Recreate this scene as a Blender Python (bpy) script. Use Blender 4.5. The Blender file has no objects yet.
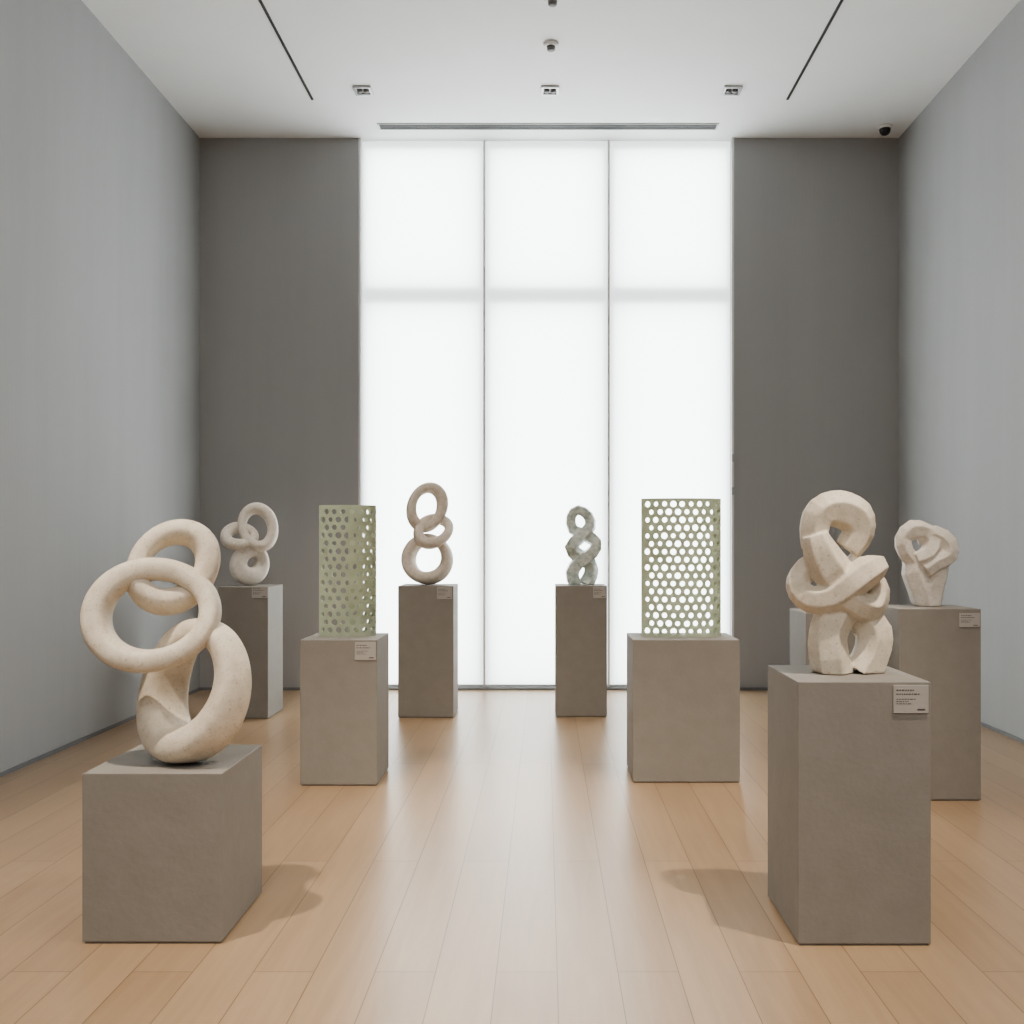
import bpy, bmesh, math, random
from mathutils import Vector, Matrix
random.seed(7)
S=bpy.context.scene
COL=S.collection
F=985.0; VX=545.0; VY=540.0; H=1.6
XL,XR,YB,YF,ZC=-3.68,3.77,10.5,-3.5,5.885

# ---------------------------------------------------------------- materials
def newmat(name):
    m=bpy.data.materials.new(name); m.use_nodes=True
    nt=m.node_tree; b=nt.nodes['Principled BSDF']; return m,nt,b
def N(nt,t,**k):
    n=nt.nodes.new(t)
    for a,v in k.items(): setattr(n,a,v)
    return n
def mottled(name,c1,c2,scale=8,rough=.7,bump=.1,bscale=60,detail=6,stretch=(1,1,1),spec=.3,c3=None,lo=.35,hi=.65,bdist=.01,pits=0):
    m,nt,b=newmat(name)
    tc=N(nt,'ShaderNodeTexCoord'); mp=N(nt,'ShaderNodeMapping'); mp.inputs['Scale'].default_value=stretch
    nt.links.new(tc.outputs['Object'],mp.inputs['Vector'])
    n=N(nt,'ShaderNodeTexNoise'); n.inputs['Scale'].default_value=scale; n.inputs['Detail'].default_value=detail
    n.inputs['Roughness'].default_value=.6
    nt.links.new(mp.outputs[0],n.inputs['Vector'])
    r=N(nt,'ShaderNodeValToRGB'); r.color_ramp.elements[0].position=lo; r.color_ramp.elements[1].position=hi
    r.color_ramp.elements[0].color=(*c1,1); r.color_ramp.elements[1].color=(*c2,1)
    if c3:
        e=r.color_ramp.elements.new((lo+hi)/2); e.color=(*c3,1)
    nt.links.new(n.outputs[0],r.inputs[0])
    colout=r.outputs[0]
    n2=N(nt,'ShaderNodeTexNoise'); n2.inputs['Scale'].default_value=bscale; n2.inputs['Detail'].default_value=5
    nt.links.new(mp.outputs[0],n2.inputs['Vector'])
    hout=n2.outputs[0]
    if pits:
        n3=N(nt,'ShaderNodeTexNoise'); n3.inputs['Scale'].default_value=pits; n3.inputs['Detail'].default_value=3; n3.inputs['Roughness'].default_value=.55
        nt.links.new(mp.outputs[0],n3.inputs['Vector'])
        pr=N(nt,'ShaderNodeValToRGB'); pr.color_ramp.elements[0].position=.30; pr.color_ramp.elements[1].position=.41
        pr.color_ramp.elements[0].color=(.74,.70,.64,1); pr.color_ramp.elements[1].color=(1,1,1,1)
        nt.links.new(n3.outputs[0],pr.inputs[0])
        mx=N(nt,'ShaderNodeMix',data_type='RGBA',blend_type='MULTIPLY'); mx.inputs[0].default_value=1
        nt.links.new(colout,mx.inputs[6]); nt.links.new(pr.outputs[0],mx.inputs[7]); colout=mx.outputs[2]
    nt.links.new(colout,b.inputs['Base Color'])
    bp=N(nt,'ShaderNodeBump'); bp.inputs['Strength'].default_value=bump; bp.inputs['Distance'].default_value=bdist
    nt.links.new(hout,bp.inputs['Height']); nt.links.new(bp.outputs[0],b.inputs['Normal'])
    b.inputs['Roughness'].default_value=rough; b.inputs['Specular IOR Level'].default_value=spec
    return m
M_sidewall=mottled('wall_fabric_cool',(.385,.391,.394),(.405,.411,.414),scale=3,rough=.85,bump=.12,bscale=40,stretch=(1,1,.08),spec=.2)
M_backwall=mottled('wall_fabric_grey',(.385,.382,.38),(.40,.397,.395),scale=3,rough=.85,bump=.12,bscale=40,stretch=(1,1,.08),spec=.2)
M_ceil=mottled('ceiling_paint',(.84,.855,.86),(.86,.875,.88),scale=2,rough=.9,bump=.02)
M_ped=mottled('pedestal_plaster',(.262,.245,.22),(.28,.262,.237),scale=9,rough=.7,bump=.12,bscale=45,spec=.3)
M_trav=mottled('travertine_cream',(.63,.555,.45),(.74,.665,.555),scale=22,rough=.6,bump=.3,bscale=120,c3=(.69,.615,.505),bdist=.003,lo=.3,hi=.65,pits=100)
M_lime=mottled('limestone_pale',(.67,.61,.54),(.76,.71,.64),scale=30,rough=.6,bump=.2,bscale=90,bdist=.003,pits=90)
M_lime_backlit=mottled('limestone_backlit_tint',(.60,.53,.45),(.70,.63,.55),scale=30,rough=.6,bump=.18,bscale=90,bdist=.003,pits=90)  # warm brown-grey tint of backlighting put into the stone colour
M_green=mottled('patina_sage',(.47,.515,.41),(.64,.68,.56),scale=9,rough=.4,bump=.12,bscale=60,c3=(.55,.60,.48),spec=.5,bdist=.003)
nt=M_green.node_tree; pb=nt.nodes['Principled BSDF']
tr=N(nt,'ShaderNodeBsdfTranslucent'); tr.inputs[0].default_value=(.80,.82,.66,1)
mxs=N(nt,'ShaderNodeMixShader'); mxs.inputs[0].default_value=.40
nt.links.new(pb.outputs[0],mxs.inputs[1]); nt.links.new(tr.outputs[0],mxs.inputs[2]); nt.links.new(mxs.outputs[0],nt.nodes['Material Output'].inputs[0])
M_jade=mottled('jade_marble',(.32,.40,.36),(.78,.80,.75),scale=16,rough=.35,bump=.1,c3=(.60,.65,.60),spec=.5,bdist=.003)
def plain(name,c,rough=.5,metal=0,spec=.5):
    m=mottled(name,tuple(x*.95 for x in c),c,scale=20,rough=rough,bump=.02,spec=spec)
    m.node_tree.nodes['Principled BSDF'].inputs['Metallic'].default_value=metal; return m
M_dark=plain('dark_recess',(.05,.05,.05),.6)
M_base=plain('baseboard_grey',(.20,.205,.21),.6)
M_white=plain('white_plastic',(.75,.75,.74),.4)
M_silver=plain('brushed_aluminium',(.45,.45,.45),.35,.6)
M_black=plain('black_glossy_dome',(.015,.015,.018),.12)
M_card=plain('placard_card',(.43,.405,.38),.6)
M_ink=plain('placard_ink',(.12,.11,.10),.7)
M_frame=plain('window_frame_metal',(.50,.52,.53),.5)
M_vent=plain('vent_grey',(.22,.22,.22),.5)

# floor planks
def floormat():
    m,nt,b=newmat('oak_planks')
    tc=N(nt,'ShaderNodeTexCoord'); mp=N(nt,'ShaderNodeMapping'); mp.inputs['Rotation'].default_value=(0,0,math.pi/2)
    nt.links.new(tc.outputs['Object'],mp.inputs['Vector'])
    def brick(c1,c2,cm,ms):
        k=N(nt,'ShaderNodeTexBrick'); k.offset=.37; k.offset_frequency=2
        k.inputs['Color1'].default_value=(*c1,1);k.inputs['Color2'].default_value=(*c2,1);k.inputs['Mortar'].default_value=(*cm,1)
        k.inputs['Scale'].default_value=1;k.inputs['Mortar Size'].default_value=ms;k.inputs['Mortar Smooth'].default_value=.2
        k.inputs['Brick Width'].default_value=3.4;k.inputs['Row Height'].default_value=.225
        nt.links.new(mp.outputs[0],k.inputs['Vector']); return k
    k=brick((.335,.232,.145),(.385,.272,.173),(.15,.10,.06),.0020)
    mp2=N(nt,'ShaderNodeMapping'); mp2.inputs['Scale'].default_value=(9,.6,1)
    nt.links.new(tc.outputs['Object'],mp2.inputs['Vector'])
    g=N(nt,'ShaderNodeTexNoise'); g.inputs['Scale'].default_value=3; g.inputs['Detail'].default_value=4; g.inputs['Distortion'].default_value=.5
    nt.links.new(mp2.outputs[0],g.inputs['Vector'])
    r=N(nt,'ShaderNodeValToRGB'); r.color_ramp.elements[0].color=(.91,.90,.89,1); r.color_ramp.elements[1].color=(1.04,1.04,1.04,1)
    r.color_ramp.elements[0].position=.3;r.color_ramp.elements[1].position=.7
    nt.links.new(g.outputs[0],r.inputs[0])
    mx=N(nt,'ShaderNodeMix',data_type='RGBA',blend_type='MULTIPLY'); mx.inputs[0].default_value=1
    nt.links.new(k.outputs[0],mx.inputs[6]); nt.links.new(r.outputs[0],mx.inputs[7])
    nt.links.new(mx.outputs[2],b.inputs['Base Color'])
    mr=N(nt,'ShaderNodeMapRange'); mr.inputs[3].default_value=.27; mr.inputs[4].default_value=.33
    nt.links.new(g.outputs[0],mr.inputs[0]); nt.links.new(mr.outputs[0],b.inputs['Roughness'])
    bp=N(nt,'ShaderNodeBump'); bp.inputs['Strength'].default_value=.02; bp.inputs['Distance'].default_value=.003
    nt.links.new(g.outputs[0],bp.inputs['Height']); nt.links.new(bp.outputs[0],b.inputs['Normal'])
    b.inputs['Specular IOR Level'].default_value=.65
    return m
M_floor=floormat()
def blindmat():
    m,nt,b=newmat('glowing_translucent_blind')
    nt.nodes.remove(b); out=nt.nodes['Material Output']
    tr=N(nt,'ShaderNodeBsdfTranslucent'); tr.inputs[0].default_value=(.505,.51,.505,1)
    em=N(nt,'ShaderNodeEmission'); em.inputs[0].default_value=(.95,.99,1,1); em.inputs[1].default_value=.8  # fabric also glows by itself, standing in for daylight coming through
    tc=N(nt,'ShaderNodeTexCoord'); n=N(nt,'ShaderNodeTexNoise'); n.inputs['Scale'].default_value=120
    nt.links.new(tc.outputs['Object'],n.inputs['Vector'])
    bp=N(nt,'ShaderNodeBump'); bp.inputs['Strength'].default_value=.05; nt.links.new(n.outputs[0],bp.inputs['Height'])
    nt.links.new(bp.outputs[0],tr.inputs['Normal'])
    a=N(nt,'ShaderNodeAddShader'); nt.links.new(tr.outputs[0],a.inputs[0]); nt.links.new(em.outputs[0],a.inputs[1])
    nt.links.new(a.outputs[0],out.inputs[0]); return m
M_blind=blindmat()

# ---------------------------------------------------------------- helpers
WORLD={}
def mkobj(name,bm,mat,smooth=False,origin=None,parent=None,**props):
    bmesh.ops.recalc_face_normals(bm,faces=bm.faces)
    me=bpy.data.meshes.new(name)
    o=bpy.data.objects.new(name,me); COL.objects.link(o)
    if origin is None:
        xs=[v.co for v in bm.verts]
        origin=Vector(((min(v.x for v in xs)+max(v.x for v in xs))/2,(min(v.y for v in xs)+max(v.y for v in xs))/2,min(v.z for v in xs)))
    origin=Vector(origin)
    bmesh.ops.translate(bm,verts=bm.verts,vec=-origin)
    bm.to_mesh(me); bm.free()
    o.location=origin
    if smooth:
        for p in me.polygons: p.use_smooth=True
    me.materials.append(mat)
    if parent is not None:
        o.location=origin-WORLD[parent.name]
        o.parent=parent
    WORLD[o.name]=origin
    for k,v in props.items(): o[k]=v
    return o
def addbox(bm,x0,x1,y0,y1,z0,z1):
    vs=[bm.verts.new((x,y,z)) for x in(x0,x1) for y in(y0,y1) for z in(z0,z1)]
    for f in((0,1,3,2),(4,6,7,5),(0,4,5,1),(2,3,7,6),(0,2,6,4),(1,5,7,3)): bm.faces.new([vs[i] for i in f])
def box(name,x0,x1,y0,y1,z0,z1,mat,bev=0,**k):
    bm=bmesh.new(); addbox(bm,x0,x1,y0,y1,z0,z1)
    if bev: bmesh.ops.bevel(bm,geom=bm.edges[:],offset=bev,segments=2,affect='EDGES',profile=.5)
    return mkobj(name,bm,mat,**k)
def lathe(name,prof,c,mat,n=32,**k):
    bm=bmesh.new(); rings=[]
    for r,z in prof:
        rings.append([bm.verts.new((c[0]+r*math.cos(2*math.pi*i/n),c[1]+r*math.sin(2*math.pi*i/n),c[2]+z)) for i in range(n)])
    for a,b2 in zip(rings,rings[1:]):
        for i in range(n): bm.faces.new((a[i],a[(i+1)%n],b2[(i+1)%n],b2[i]))
    bm.faces.new(rings[0]); bm.faces.new(rings[-1])
    return mkobj(name,bm,mat,smooth=True,**k)

# ---------------------------------------------------------------- room
ST=dict(kind='structure')
box('floor',XL-.3,XR+.3,YF-.3,YB+.6,-.1,0,M_floor,**ST)
box('ceiling',XL-.3,XR+.3,YF-.3,YB+.3,ZC,ZC+.2,M_ceil,**ST)
box('wall_left',XL-.3,XL,YF,YB+.3,0,ZC,M_sidewall,**ST)
box('wall_right',XR,XR+.3,YF,YB+.3,0,ZC,M_sidewall,**ST)
box('wall_rear',XL,XR,YF-.3,YF,0,ZC,M_sidewall,**ST)
def wx(px,Y): return (px-VX)/F*Y
def wz(py,Y): return H-(py-VY)/F*Y
WL,WR=wx(358.5,YB),wx(734,YB)
bm=bmesh.new(); addbox(bm,XL,WL,YB,YB+.3,0,ZC); addbox(bm,WR,XR,YB,YB+.3,0,ZC)
mkobj('wall_back',bm,M_backwall,**ST)
box('baseboard_left',XL,XL+.01,YF,YB,0,.03,M_base,**ST)
box('baseboard_right',XR-.01,XR,YF,YB,0,.03,M_base,**ST)
bm=bmesh.new(); addbox(bm,XL+.01,WL,YB-.01,YB,0,.03); addbox(bm,WR,XR-.01,YB-.01,YB,0,.03)
mkobj('baseboard_back',bm,M_base,**ST)
# window frame
yb=YB+.07
bm=bmesh.new(); yf0,yf1=yb+.045,yb+.17
m1,m2=wx(484.5,YB+.1),wx(608.5,YB+.1)
zt=wz(296,YB+.1)
addbox(bm,WL,WL+.07,yf0,yf1,0,ZC); addbox(bm,WR-.07,WR,yf0,yf1,0,ZC)
for m in(m1,m2): addbox(bm,m-.065,m+.065,yf0,yf1,0,ZC)
for a,b2 in((WL+.07,m1-.065),(m1+.065,m2-.065),(m2+.065,WR-.07)):
    addbox(bm,a,b2,yf0,yf1,zt-.095,zt+.095); addbox(bm,a,b2,yf0,yf1,0,.06); addbox(bm,a,b2,yf0,yf1,ZC-.10,ZC)
mkobj('window_1',bm,M_frame,**ST)
bm=bmesh.new(); addbox(bm,WL,WL+.025,YB-.004,YB+.05,0,ZC); mkobj('trim_1',bm,M_white,**ST)
bm=bmesh.new(); addbox(bm,WR-.025,WR,YB-.004,YB+.05,0,ZC); mkobj('trim_2',bm,M_white,**ST)
box('trim_3',WL+.025,WR-.025,YB+.0,YB+.09,0,.02,M_base,**ST)
# blinds
edges=[(WL+.027,m1-.013),(m1+.013,m2-.013),(m2+.013,WR-.027)]
for a,b2 in edges:
    bl=box('roller_blind',a,b2,yb,yb+.004,.05,ZC-.01,M_blind,label='white translucent roller blind drawn down over tall window',category='window blind',group='roller blinds over the window')
    box('bottom_bar',a,b2,yb-.008,yb+.012,.026,.05,M_frame,parent=bl,label='slim grey weighted bar')
for i,m in enumerate((m1,m2)):
    box('trim_%d'%(4+i),m-.010,m+.010,YB+.055,YB+.10,.025,ZC,M_white,**ST)

# ---------------------------------------------------------------- ceiling fittings
for x in(-2.26,2.355):
    bm=bmesh.new(); addbox(bm,x-.011,x+.011,YF+.3,9.57,ZC-.010,ZC)
    mkobj('lighting_track',bm,M_dark,origin=(x,3,ZC-.01),label='thin dark linear lighting track set in the ceiling',category='lighting track',group='ceiling lighting tracks')
vy=10.2; x0,x1=wx(378,vy),wx(718,vy)
v=box('air_vent',x0,x1,vy-.07,vy+.07,ZC-.012,ZC,M_silver,label='long slim grey linear air vent in white ceiling',category='air vent')
bm=bmesh.new()
for yy in(-.045,-.005,.035): addbox(bm,x0+.02,x1-.02,vy+yy-.012,vy+yy+.012,ZC-.016,ZC-.0121)
mkobj('slot',bm,M_dark,parent=v,label='dark slots of the vent')
for px in(363,550,732):
    Y=9.37; x=wx(px,Y); s=.085
    bm=bmesh.new()
    addbox(bm,x-s,x+s,Y-s,Y-s+.022,ZC-.02,ZC);addbox(bm,x-s,x+s,Y+s-.022,Y+s,ZC-.02,ZC)
    addbox(bm,x-s,x-s+.022,Y-s+.022,Y+s-.022,ZC-.02,ZC);addbox(bm,x+s-.022,x+s,Y-s+.022,Y+s-.022,ZC-.02,ZC)
    addbox(bm,x-s+.022,x+s-.022,Y-s+.022,Y+s-.022,ZC-.004,ZC)
    d=mkobj('recessed_downlight',bm,M_silver,origin=(x,Y,ZC),label='small square recessed downlight in white ceiling',category='ceiling light',group='square ceiling downlights')
    for dx in(-.03,.03):
        lathe('lamp',[(.012,-.03),(.024,-.028),(.028,-.004)],(x+dx,Y,ZC),M_vent,n=16,parent=d,label='dark round lamp insert')
def detector(px,Y):
    x=wx(px,Y)
    d=lathe('smoke_detector',[(.05,-.03),(.066,-.022),(.068,0)],(x,Y,ZC),M_white,origin=(x,Y,ZC),label='round white smoke detector on the ceiling',category='smoke detector',group='ceiling smoke detectors')
    lathe('sensor_cap',[(.02,-.066),(.035,-.058),(.038,-.0305)],(x,Y,ZC),M_vent,n=24,parent=d,label='grey sensor cap')
detector(551,8.5); detector(552.5,7.78)
Y=10.2; x=wx(885,Y)
d=lathe('security_camera',[(.065,-.03),(.075,-.02),(.075,0)],(x,Y,ZC),M_white,origin=(x,Y,ZC),label='small black dome security camera on white base',category='security camera')
lathe('dome',[(.012,-.095),(.035,-.086),(.05,-.068),(.057,-.045),(.058,-.0305)],(x,Y,ZC),M_black,parent=d,label='glossy black dome')
for py in(458,491):
    Y=YB-.01; z=wz(py,Y)
    box('window_catch',WR-.03,WR-.005,YB-.03,YB-.0045,z-.04,z+.04,M_silver,.003,label='small grey metal catch on the window jamb',category='window catch',group='window jamb catches')

# ---------------------------------------------------------------- pedestals
def pedestal(pl,pr,pb,depth,ptop,label,placard=None,Y=None,lines=3):
    if Y is None: Y=F*H/(pb-VY)
    x0,x1=wx(pl,Y),wx(pr,Y); zt=wz(ptop,Y)
    bm=bmesh.new(); addbox(bm,x0,x1,Y,Y+depth,.008,zt)
    bmesh.ops.bevel(bm,geom=bm.edges[:],offset=.003,segments=2,affect='EDGES',profile=.5)
    addbox(bm,x0+.008,x1-.008,Y+.008,Y+depth-.008,0,.0085)
    p=mkobj('pedestal',bm,M_ped,label=label,category='pedestal')
    p['group']='exhibition pedestals'
    if placard:
        a,b2,c,d2=placard
        xa,xb,za,zb=wx(a,Y),wx(b2,Y),wz(d2,Y),wz(c,Y)
        q=box('placard',xa,xb,Y-.006,Y-.0001,za,zb,M_card,.001,parent=p,label='small pale card with fine printed lines')
        bm=bmesh.new(); w=xb-xa; h=zb-za
        rows=[(.82,.5,1.3),(.68,.66,1.3),(.50,.55,.8),(.42,.35,.8),(.34,.45,.8),(.12,.0,.7)]
        for fz,fw,th in rows:
            z=za+h*fz; xx=xa+w*.08; end=xa+w*(.08+fw)
            while xx<end:
                l=w*random.uniform(.04,.10)
                addbox(bm,xx,min(xx+l,end),Y-.0066,Y-.0061,z-h*.018*th,z+h*.018*th); xx+=l+w*.022
        addbox(bm,xa+w*.68,xa+w*.9,Y-.0066,Y-.0061,za+h*.1,za+h*.16)
        t=mkobj('printed_text',bm,M_ink,parent=q,label='tiny dark illegible printed lines'); t['kind']='stuff'
    return Y,depth,zt,(x0+x1)/2
P1=pedestal(82,222,944,.555,773.5,'low wide taupe plaster pedestal under a cream ring sculpture')
P2=pedestal(300,377,786,.48,640,'taupe pedestal with placard under a green perforated panel',(355,376,642,660))
P3=pedestal(218,268,719,.50,587,'tall narrow taupe pedestal with pale looped sculpture beside wall',(252,267.5,586.5,598))
P4=pedestal(398,453.5,718,.46,586,'tall taupe pedestal with placard under a three ring sculpture',(437,452,587,599))
P5=pedestal(555.5,607,717,.46,586,'tall taupe pedestal with placard under a small green sculpture',(593,606,587,598))
P6=pedestal(633,740,783,.50,640,'wide taupe pedestal under a curved green perforated panel')
P7=pedestal(798,931,946,.53,682,'tall taupe pedestal with placard under a large faceted sculpture',(893,928,685,713))
P8=pedestal(899,981,801,.42,609,'tall taupe pedestal with placard under a small faceted sculpture',(959,979.5,613,627))
P9=pedestal(806,872,0,.45,613,'taupe pedestal standing behind the large faceted sculpture',Y=6.75)

# ---------------------------------------------------------------- sweeps
def sweep_into(bm,pts,frames,rad,n,closed,expo=2.0,phase=0):
    rings=[]
    for p,(e1,e2),(a,b2) in zip(pts,frames,rad):
        r=[]
        for j in range(n):
            t=2*math.pi*j/n+phase; c,s=math.cos(t),math.sin(t)
            cc=math.copysign(abs(c)**(2/expo),c); ss=math.copysign(abs(s)**(2/expo),s)
            r.append(bm.verts.new(p+e1*(a*cc)+e2*(b2*ss)))
        rings.append(r)
    m=len(rings)
    for i in range(m if closed else m-1):
        A,B=rings[i],rings[(i+1)%m]
        for j in range(n): bm.faces.new((A[j],A[(j+1)%n],B[(j+1)%n],B[j]))
    if not closed: bm.faces.new(rings[0]); bm.faces.new(rings[-1])
def ring_geo(c,u,v,a,b,ea=0,t0=0,wob=0,seg=96,n=24,expo=2.5,jit=0,twist=0):
    bm=bmesh.new(); pts=[];fr=[];rad=[]
    nn=u.cross(v).normalized()
    for i in range(seg):
        t=2*math.pi*i/seg
        p=c+u*math.cos(t)+v*math.sin(t)+nn*(wob*math.sin(2*t+t0))
        tan=(-u*math.sin(t)+v*math.cos(t)+nn*(2*wob*math.cos(2*t+t0))).normalized()
        e2=(nn-tan*nn.dot(tan)).normalized(); e1=tan.cross(e2).normalized()
        if twist:
            q=Matrix.Rotation(twist*math.sin(t+t0),3,tan); e1=q@e1; e2=q@e2
        k=1+ea*math.cos(t-t0)+(random.uniform(-jit,jit))
        pts.append(p);fr.append((e1,e2));rad.append((a*k,b*k))
    sweep_into(bm,pts,fr,rad,n,True,expo)
    return bm
def ring_sculpture(P,basepy,rings,mat,label,Yc,part='ring',smooth=True,seg=96,n=24,expo=2.8,group=None):
    Y,dep,top,xc=P; k=Yc/F
    geos=[]
    for (px,py,d,rx,ry,rot,du,dv,a,b,ea,t0,wob,tw) in rings:
        r=math.radians(rot)
        c=Vector(((px-VX)*k,Yc+d*k,top+(basepy-py)*k))
        u=Vector((rx*math.cos(r),du,rx*math.sin(r)))*k
        v=Vector((-ry*math.sin(r),dv,ry*math.cos(r)))*k
        geos.append(ring_geo(c,u,v,a*k,b*k,ea,math.radians(t0),wob*k,seg,n,expo,0,tw))
    mz=min(v.co.z for g in geos for v in g.verts)
    for g in geos: bmesh.ops.translate(g,verts=g.verts,vec=(0,0,top-mz+.0005))
    e=bpy.data.objects.new('ring_sculpture',None); COL.objects.link(e); e.empty_display_size=.05
    lo=[v.co for v in geos[-1].verts]
    e.location=((min(v.x for v in lo)+max(v.x for v in lo))/2,Yc,top); WORLD[e.name]=Vector(e.location)
    e['label']=label; e['category']='sculpture'
    for g in geos:
        o=mkobj(part,g,mat,smooth=smooth,parent=e)
    return e
ring_sculpture(P1,764,[
 (164,571,22, 31,36, -20, 8,14, 11,16, .10,0, 2,.3),
 (156,618,-6, 53,44, -8, 6,20, 11.5,17, .12,180, 3,.35),
 (194,692,4, 40,57, -16, -22,4, 15,21, .22,250, 3,.3),
],M_trav,'cream travertine sculpture of three large interlocking stone rings',4.10)
ring_sculpture(P3,583,[
 (257,527,2, 13.5,19.5, 18, 6,3, 4.8,6.5, .1,0, 1,.3),
 (241,536,-3, 12,8, -12, 5,9, 5,6, .1,180, 1,.3),
 (250,563,2, 9.5,13, -8, 7,2, 8,9, .15,250, 1,.3),
],M_lime,'small pale limestone sculpture of looped interlocking rings',9.10)
ring_sculpture(P4,584,[
 (426.5,507.5,2, 14.5,20, -14, 5,3, 4.8,7, .08,0, 1,.3),
 (434,531,-2, 15,12, 18, 6,8, 4.8,6.5, .08,180, 1,.3),
 (427.5,559,2, 19.5,19.5, -30, -4,3, 5.5,8, .12,250, 1,.3),
],M_lime_backlit,'pale stone sculpture of three slender linked rings',9.10)

def knot(P,basepy,Yc,strands,mat,label,name='faceted_sculpture',vox=.006,n=5,jit=.08,sub=3,sm=3,k1=1.08,flat=.02):
    Y,dep,top,xc=P; k=Yc/F
    bm=bmesh.new()
    for si,ctrl in enumerate(strands):
        C0=[Vector(((c[0]-VX)*k,Yc+c[2]*k,top+(basepy-c[1])*k)) for c in ctrl]
        R0=[(c[3]*k*random.uniform(1-jit,1+jit)*k1,c[3]*k*random.uniform(1-jit,1+jit)*k1) for c in ctrl]
        m=len(C0); C=[];rad=[]
        for i in range(m-1):
            p0=C0[max(i-1,0)];p1=C0[i];p2=C0[i+1];p3=C0[min(i+2,m-1)]
            for s in range(sub):
                t=s/sub
                C.append(.5*((2*p1)+(p2-p0)*t+(2*p0-5*p1+4*p2-p3)*t*t+(3*p1-p0-3*p2+p3)*t**3))
                rad.append((R0[i][0]*(1-t)+R0[i+1][0]*t,R0[i][1]*(1-t)+R0[i+1][1]*t))
        C.append(C0[-1]);rad.append(R0[-1]); m=len(C)
        e1=Vector((0.25,-1,0.1)); fr=[]
        for i in range(m):
            tan=(C[min(i+1,m-1)]-C[max(i-1,0)]).normalized()
            e1=(e1-tan*e1.dot(tan)).normalized(); fr.append((e1.copy(),tan.cross(e1).normalized()))
        b2=bmesh.new(); sweep_into(b2,C,fr,rad,n,False,2.0,.6+.35*si)
        bmesh.ops.recalc_face_normals(b2,faces=b2.faces)
        me=bpy.data.meshes.new('t'); b2.to_mesh(me); b2.free(); bm.from_mesh(me); bpy.data.meshes.remove(me)
    for v in bm.verts:
        if v.co.z<top+flat: v.co.z=top
    me=bpy.data.meshes.new('src'); bm.to_mesh(me); bm.free()
    tmp=bpy.data.objects.new('src',me); COL.objects.link(tmp)
    r=tmp.modifiers.new('r','REMESH'); r.mode='VOXEL'; r.voxel_size=vox
    s=tmp.modifiers.new('s','SMOOTH'); s.factor=.5; s.iterations=sm
    bpy.context.view_layer.update()
    ev=tmp.evaluated_get(bpy.context.evaluated_depsgraph_get())
    m2=bpy.data.meshes.new_from_object(ev)
    bm=bmesh.new(); bm.from_mesh(m2)
    bpy.data.objects.remove(tmp)
    mz=min(v.co.z for v in bm.verts)
    bmesh.ops.translate(bm,verts=bm.verts,vec=(0,0,top-mz+.0005))
    return mkobj(name,bm,mat,smooth=True,label=label,category='sculpture')
knot(P7,676,4.15,[
 [(814,552,0,12),(814,533,0,15),(820,516,0,16),(838,512,2,17),(856,520,4,17),(860,536,6,15),(850,553,8,13)],
 [(812,538,-10,12),(817,553,-10,18),(828,572,-8,19),(844,592,-4,16)],
 [(830,560,6,14),(808,574,8,13),(798,589,2,13),(808,602,-6,14),(828,600,-12,15),(846,586,-16,15),(864,573,-14,15),(878,569,-6,11)],
 [(850,566,10,13),(868,578,10,14),(877,594,6,13),(870,610,0,14),(852,606,-10,15),(834,594,-14,13)],
 [(852,602,4,15),(836,618,0,17),(828,638,0,18.5),(829,660,0,20),(834,678,0,19)],
 [(840,608,6,13),(860,618,10,17),(876,636,8,17),(873,658,6,19),(860,678,3,18)]],
 M_trav,'large cream stone sculpture of chunky twisted knotted blocks',vox=.005,sm=3,n=6,sub=3,jit=.12)
knot(P8,606,6.30,[
 [(916,564,0,8),(905,552,-2,8.5),(903,539,0,9),(912,530,0,9.5),(926,532,2,9.5),(933,543,0,9.5),(926,555,-5,9),(914,560,-5,8)],
 [(918,538,4,8),(934,534,0,9.5),(946,543,-2,9.5),(946,556,-4,9),(934,562,-6,9),(922,570,-6,8.5)],
 [(914,556,2,9),(914,572,0,11),(921,588,0,12.5),(926,608,0,12)],
 [(942,556,0,8),(937,572,0,10.5),(932,590,2,12),(930,608,2,11.5)]],
 M_lime,'small pale stone sculpture of twisted knotted blocks',vox=.0055,sm=3,n=6,sub=2)
knot(P5,583,9.15,[
 [(575,584,0,7.4),(572,571,0,8),(579,560,-2,7.4),(592,551,-4,7),(596,541,-3,6.6),(586,534,0,7),(573,528,2,6.6),(571,515,1,6.2),(578,508,0,6.2),(588,514,-2,6.4),(590,525,-4,6.4),(580,536,-6,7),(571,545,-5,7),(578,554,0,7),(590,562,3,7),(591,573,2,7.4),(585,584,0,7.4)],
 ],M_jade,'small green and white marble sculpture of a twisted knotted loop',name='knotted_sculpture',vox=.007,sm=2,n=4,k1=1.1,flat=.012,sub=2)

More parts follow.
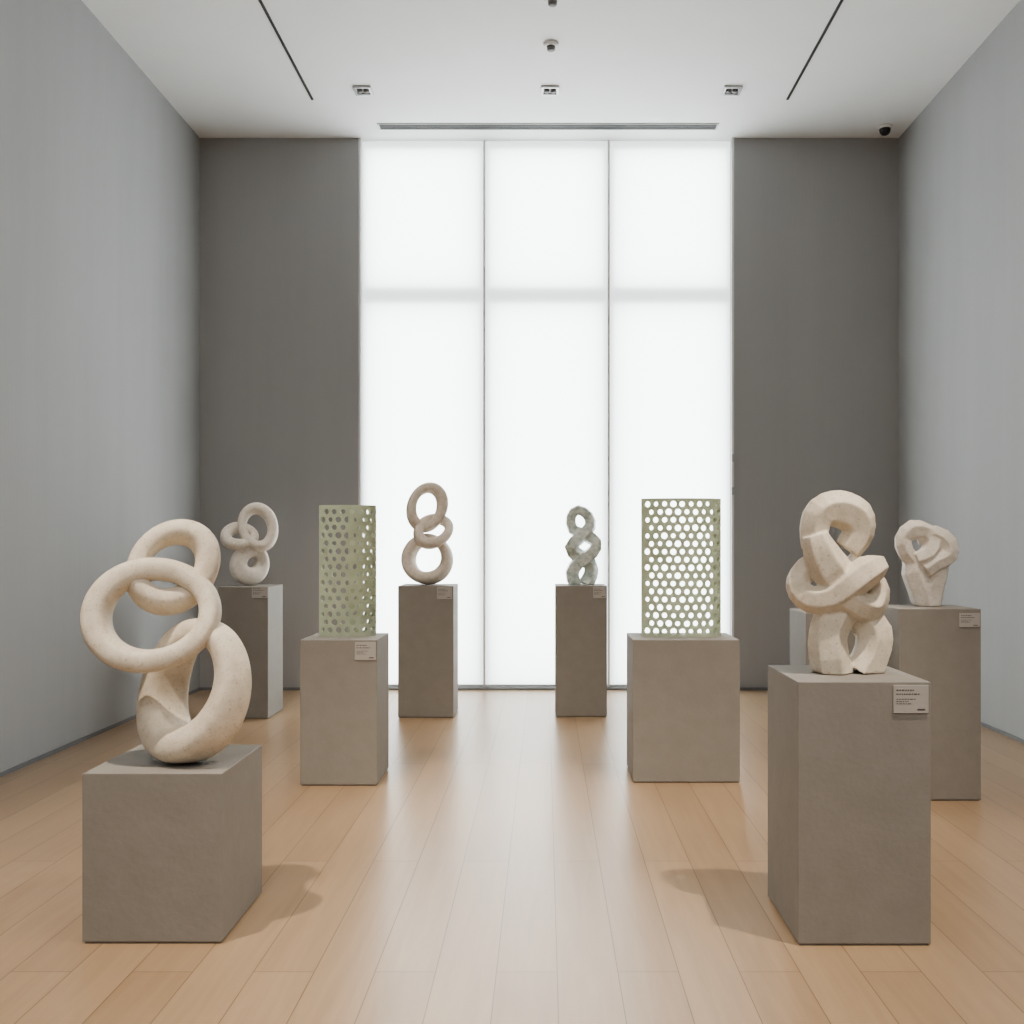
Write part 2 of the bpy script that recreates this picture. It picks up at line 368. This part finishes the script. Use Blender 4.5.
# ---------------------------------------------------------------- perforated panels
def perforated(P,pathpts,basez,height,pitch,rad,label,thick=.012):
    pts=[Vector((a,b,0)) for a,b in pathpts]
    L=[0]
    for a,b in zip(pts,pts[1:]): L.append(L[-1]+(b-a).length)
    tot=L[-1]
    nc=int(round((tot)/pitch-.35)); rowh=pitch*.9; nr=int((height)/rowh-.4)
    mu=(tot-nc*pitch)/2; mv=(height-nr*rowh)/2
    def mp(u,v):
        u=max(0,min(tot,u))
        i=0
        while i<len(L)-2 and L[i+1]<u: i+=1
        t=(u-L[i])/(L[i+1]-L[i]); p=pts[i].lerp(pts[i+1],t)
        return (p.x,p.y,basez+v)
    bm=bmesh.new()
    def face(uv): bm.faces.new([bm.verts.new(mp(*q)) for q in uv])
    def cell(cx,cy):
        hw,hh=pitch/2,rowh/2
        r=rad*random.uniform(.76,1.10)
        jx,jy=random.uniform(-.03,.03)*pitch,random.uniform(-.02,.02)*pitch
        o=[(cx+hw,cy),(cx+hw,cy+hh),(cx,cy+hh),(cx-hw,cy+hh),(cx-hw,cy),(cx-hw,cy-hh),(cx,cy-hh),(cx+hw,cy-hh)]
        c=[(cx+jx+r*math.cos(math.pi*i/8),cy+jy+r*math.sin(math.pi*i/8)) for i in range(16)]
        for i in range(8):
            face([o[i],o[(i+1)%8],c[(2*i+2)%16],c[2*i+1],c[2*i]])
    for r in range(nr):
        cy=mv+(r+.5)*rowh; hh=rowh/2
        if r%2==0:
            for c in range(nc): cell(mu+(c+.5)*pitch,cy)
        else:
            for c in range(nc-1): cell(mu+(c+1)*pitch,cy)
            for a in(mu,mu+(nc-.5)*pitch):
                b2=a+pitch/2
                face([(a,cy-hh),(b2,cy-hh),(b2,cy),(b2,cy+hh),(a,cy+hh),(a,cy)])
    us=[0]+[mu+i*pitch/2 for i in range(2*nc+1)]+[tot]
    for a,b2 in zip(us,us[1:]):
        face([(a,0),(b2,0),(b2,mv),(a,mv)]); face([(a,height-mv),(b2,height-mv),(b2,height),(a,height)])
    for r in range(nr):
        z0=mv+r*rowh;z1=z0+rowh/2;z2=z0+rowh
        for A,B in((0,mu),(tot-mu,tot)):
            face([(A,z0),(B,z0),(B,z1),(B,z2),(A,z2),(A,z1)])
    bmesh.ops.remove_doubles(bm,verts=bm.verts,dist=.0008)
    o=mkobj('perforated_sculpture',bm,M_green,label=label,category='sculpture')
    s=o.modifiers.new('s','SOLIDIFY'); s.thickness=thick; s.offset=0
    return o
def plan(Yc,segs):
    return [((px-VX)*Yc/F,Yc+d) for px,d in segs]
def smoothpath(c,sub=10):
    out=[];m=len(c)
    for i in range(m-1):
        p0=Vector(c[max(i-1,0)]);p1=Vector(c[i]);p2=Vector(c[i+1]);p3=Vector(c[min(i+2,m-1)])
        for s in range(sub):
            t=s/sub
            q=.5*((2*p1)+(p2-p0)*t+(2*p0-5*p1+4*p2-p3)*t*t+(3*p1-p0-3*p2+p3)*t**3); out.append((q.x,q.y))
    out.append(tuple(c[-1])); return out
pa=smoothpath(plan(6.72,[(642,.03),(660,-.03),(682,-.05),(704,-.03),(718,.02),(722,.09),(717,.14)]))
perforated(P6,pa,P6[2],(636-498)*6.72/F,.060,.0205,'wide curved sage green perforated sheet sculpture on pedestal')
pa=smoothpath(plan(6.66,[(319,.02),(332,-.03),(350,-.035),(366,-.0),(373,.05),(372,.10),(362,.14),(344,.15)]))
perforated(P2,pa,P2[2],(637-506)*6.66/F,.059,.0205,'narrow curved sage green perforated sheet sculpture on pedestal')

# ---------------------------------------------------------------- lights
def spot(x,y,z,tx,ty,tz,power,ang,col=(1,.88,.74),size=.05,blend=.8):
    l=bpy.data.lights.new('track_spot','SPOT'); l.energy=power; l.spot_size=math.radians(ang); l.spot_blend=blend; l.color=col; l.shadow_soft_size=size
    o=bpy.data.objects.new('track_spot',l); COL.objects.link(o); o.location=(x,y,z)
    o.rotation_euler=(Vector((tx,ty,tz))-Vector((x,y,z))).to_track_quat('-Z','Y').to_euler()
spot(2.355,2.9,5.8, 1.05,4.2,.8, 920,56)
spot(-2.26,2.9,5.8, -1.4,4.25,.7, 920,56)
spot(-2.26,5.2,5.8, -1.35,6.7,1.1, 380,45)
spot(2.355,5.2,5.8, 1.0,6.8,1.1, 380,45)
spot(2.355,4.6,5.8, 2.45,6.3,1.2, 300,40)
spot(-2.26,7.2,5.8, -2.6,9.1,1.2, 210,40)
spot(-2.26,7.0,5.8, -1.1,9.1,1.2, 200,40)
spot(2.355,7.0,5.8, .4,9.1,1.2, 200,40)
l=bpy.data.lights.new('added_fill_light','AREA'); l.shape='RECTANGLE'; l.size=5; l.size_y=3; l.energy=240; l.color=(1,.97,.94)  # unseen area light added behind the camera as fill for the room
o=bpy.data.objects.new('added_fill_light',l); COL.objects.link(o); o.location=(0,-1.2,5.8)

w=bpy.data.worlds.new('World'); S.world=w; w.use_nodes=True
bg=w.node_tree.nodes['Background']; bg.inputs[0].default_value=(.95,.985,1,1); bg.inputs[1].default_value=14.0

# ---------------------------------------------------------------- camera
cd=bpy.data.cameras.new('camera'); cd.sensor_width=36; cd.lens=F/1024*36; cd.shift_x=-(VX-512)/1024; cd.shift_y=(VY-512)/1024
co=bpy.data.objects.new('camera',cd); COL.objects.link(co); co.location=(0,0,H); co.rotation_euler=(math.pi/2,0,0)
S.camera=co
S.view_settings.view_transform='AgX'
S.view_settings.look='AgX - Medium High Contrast'
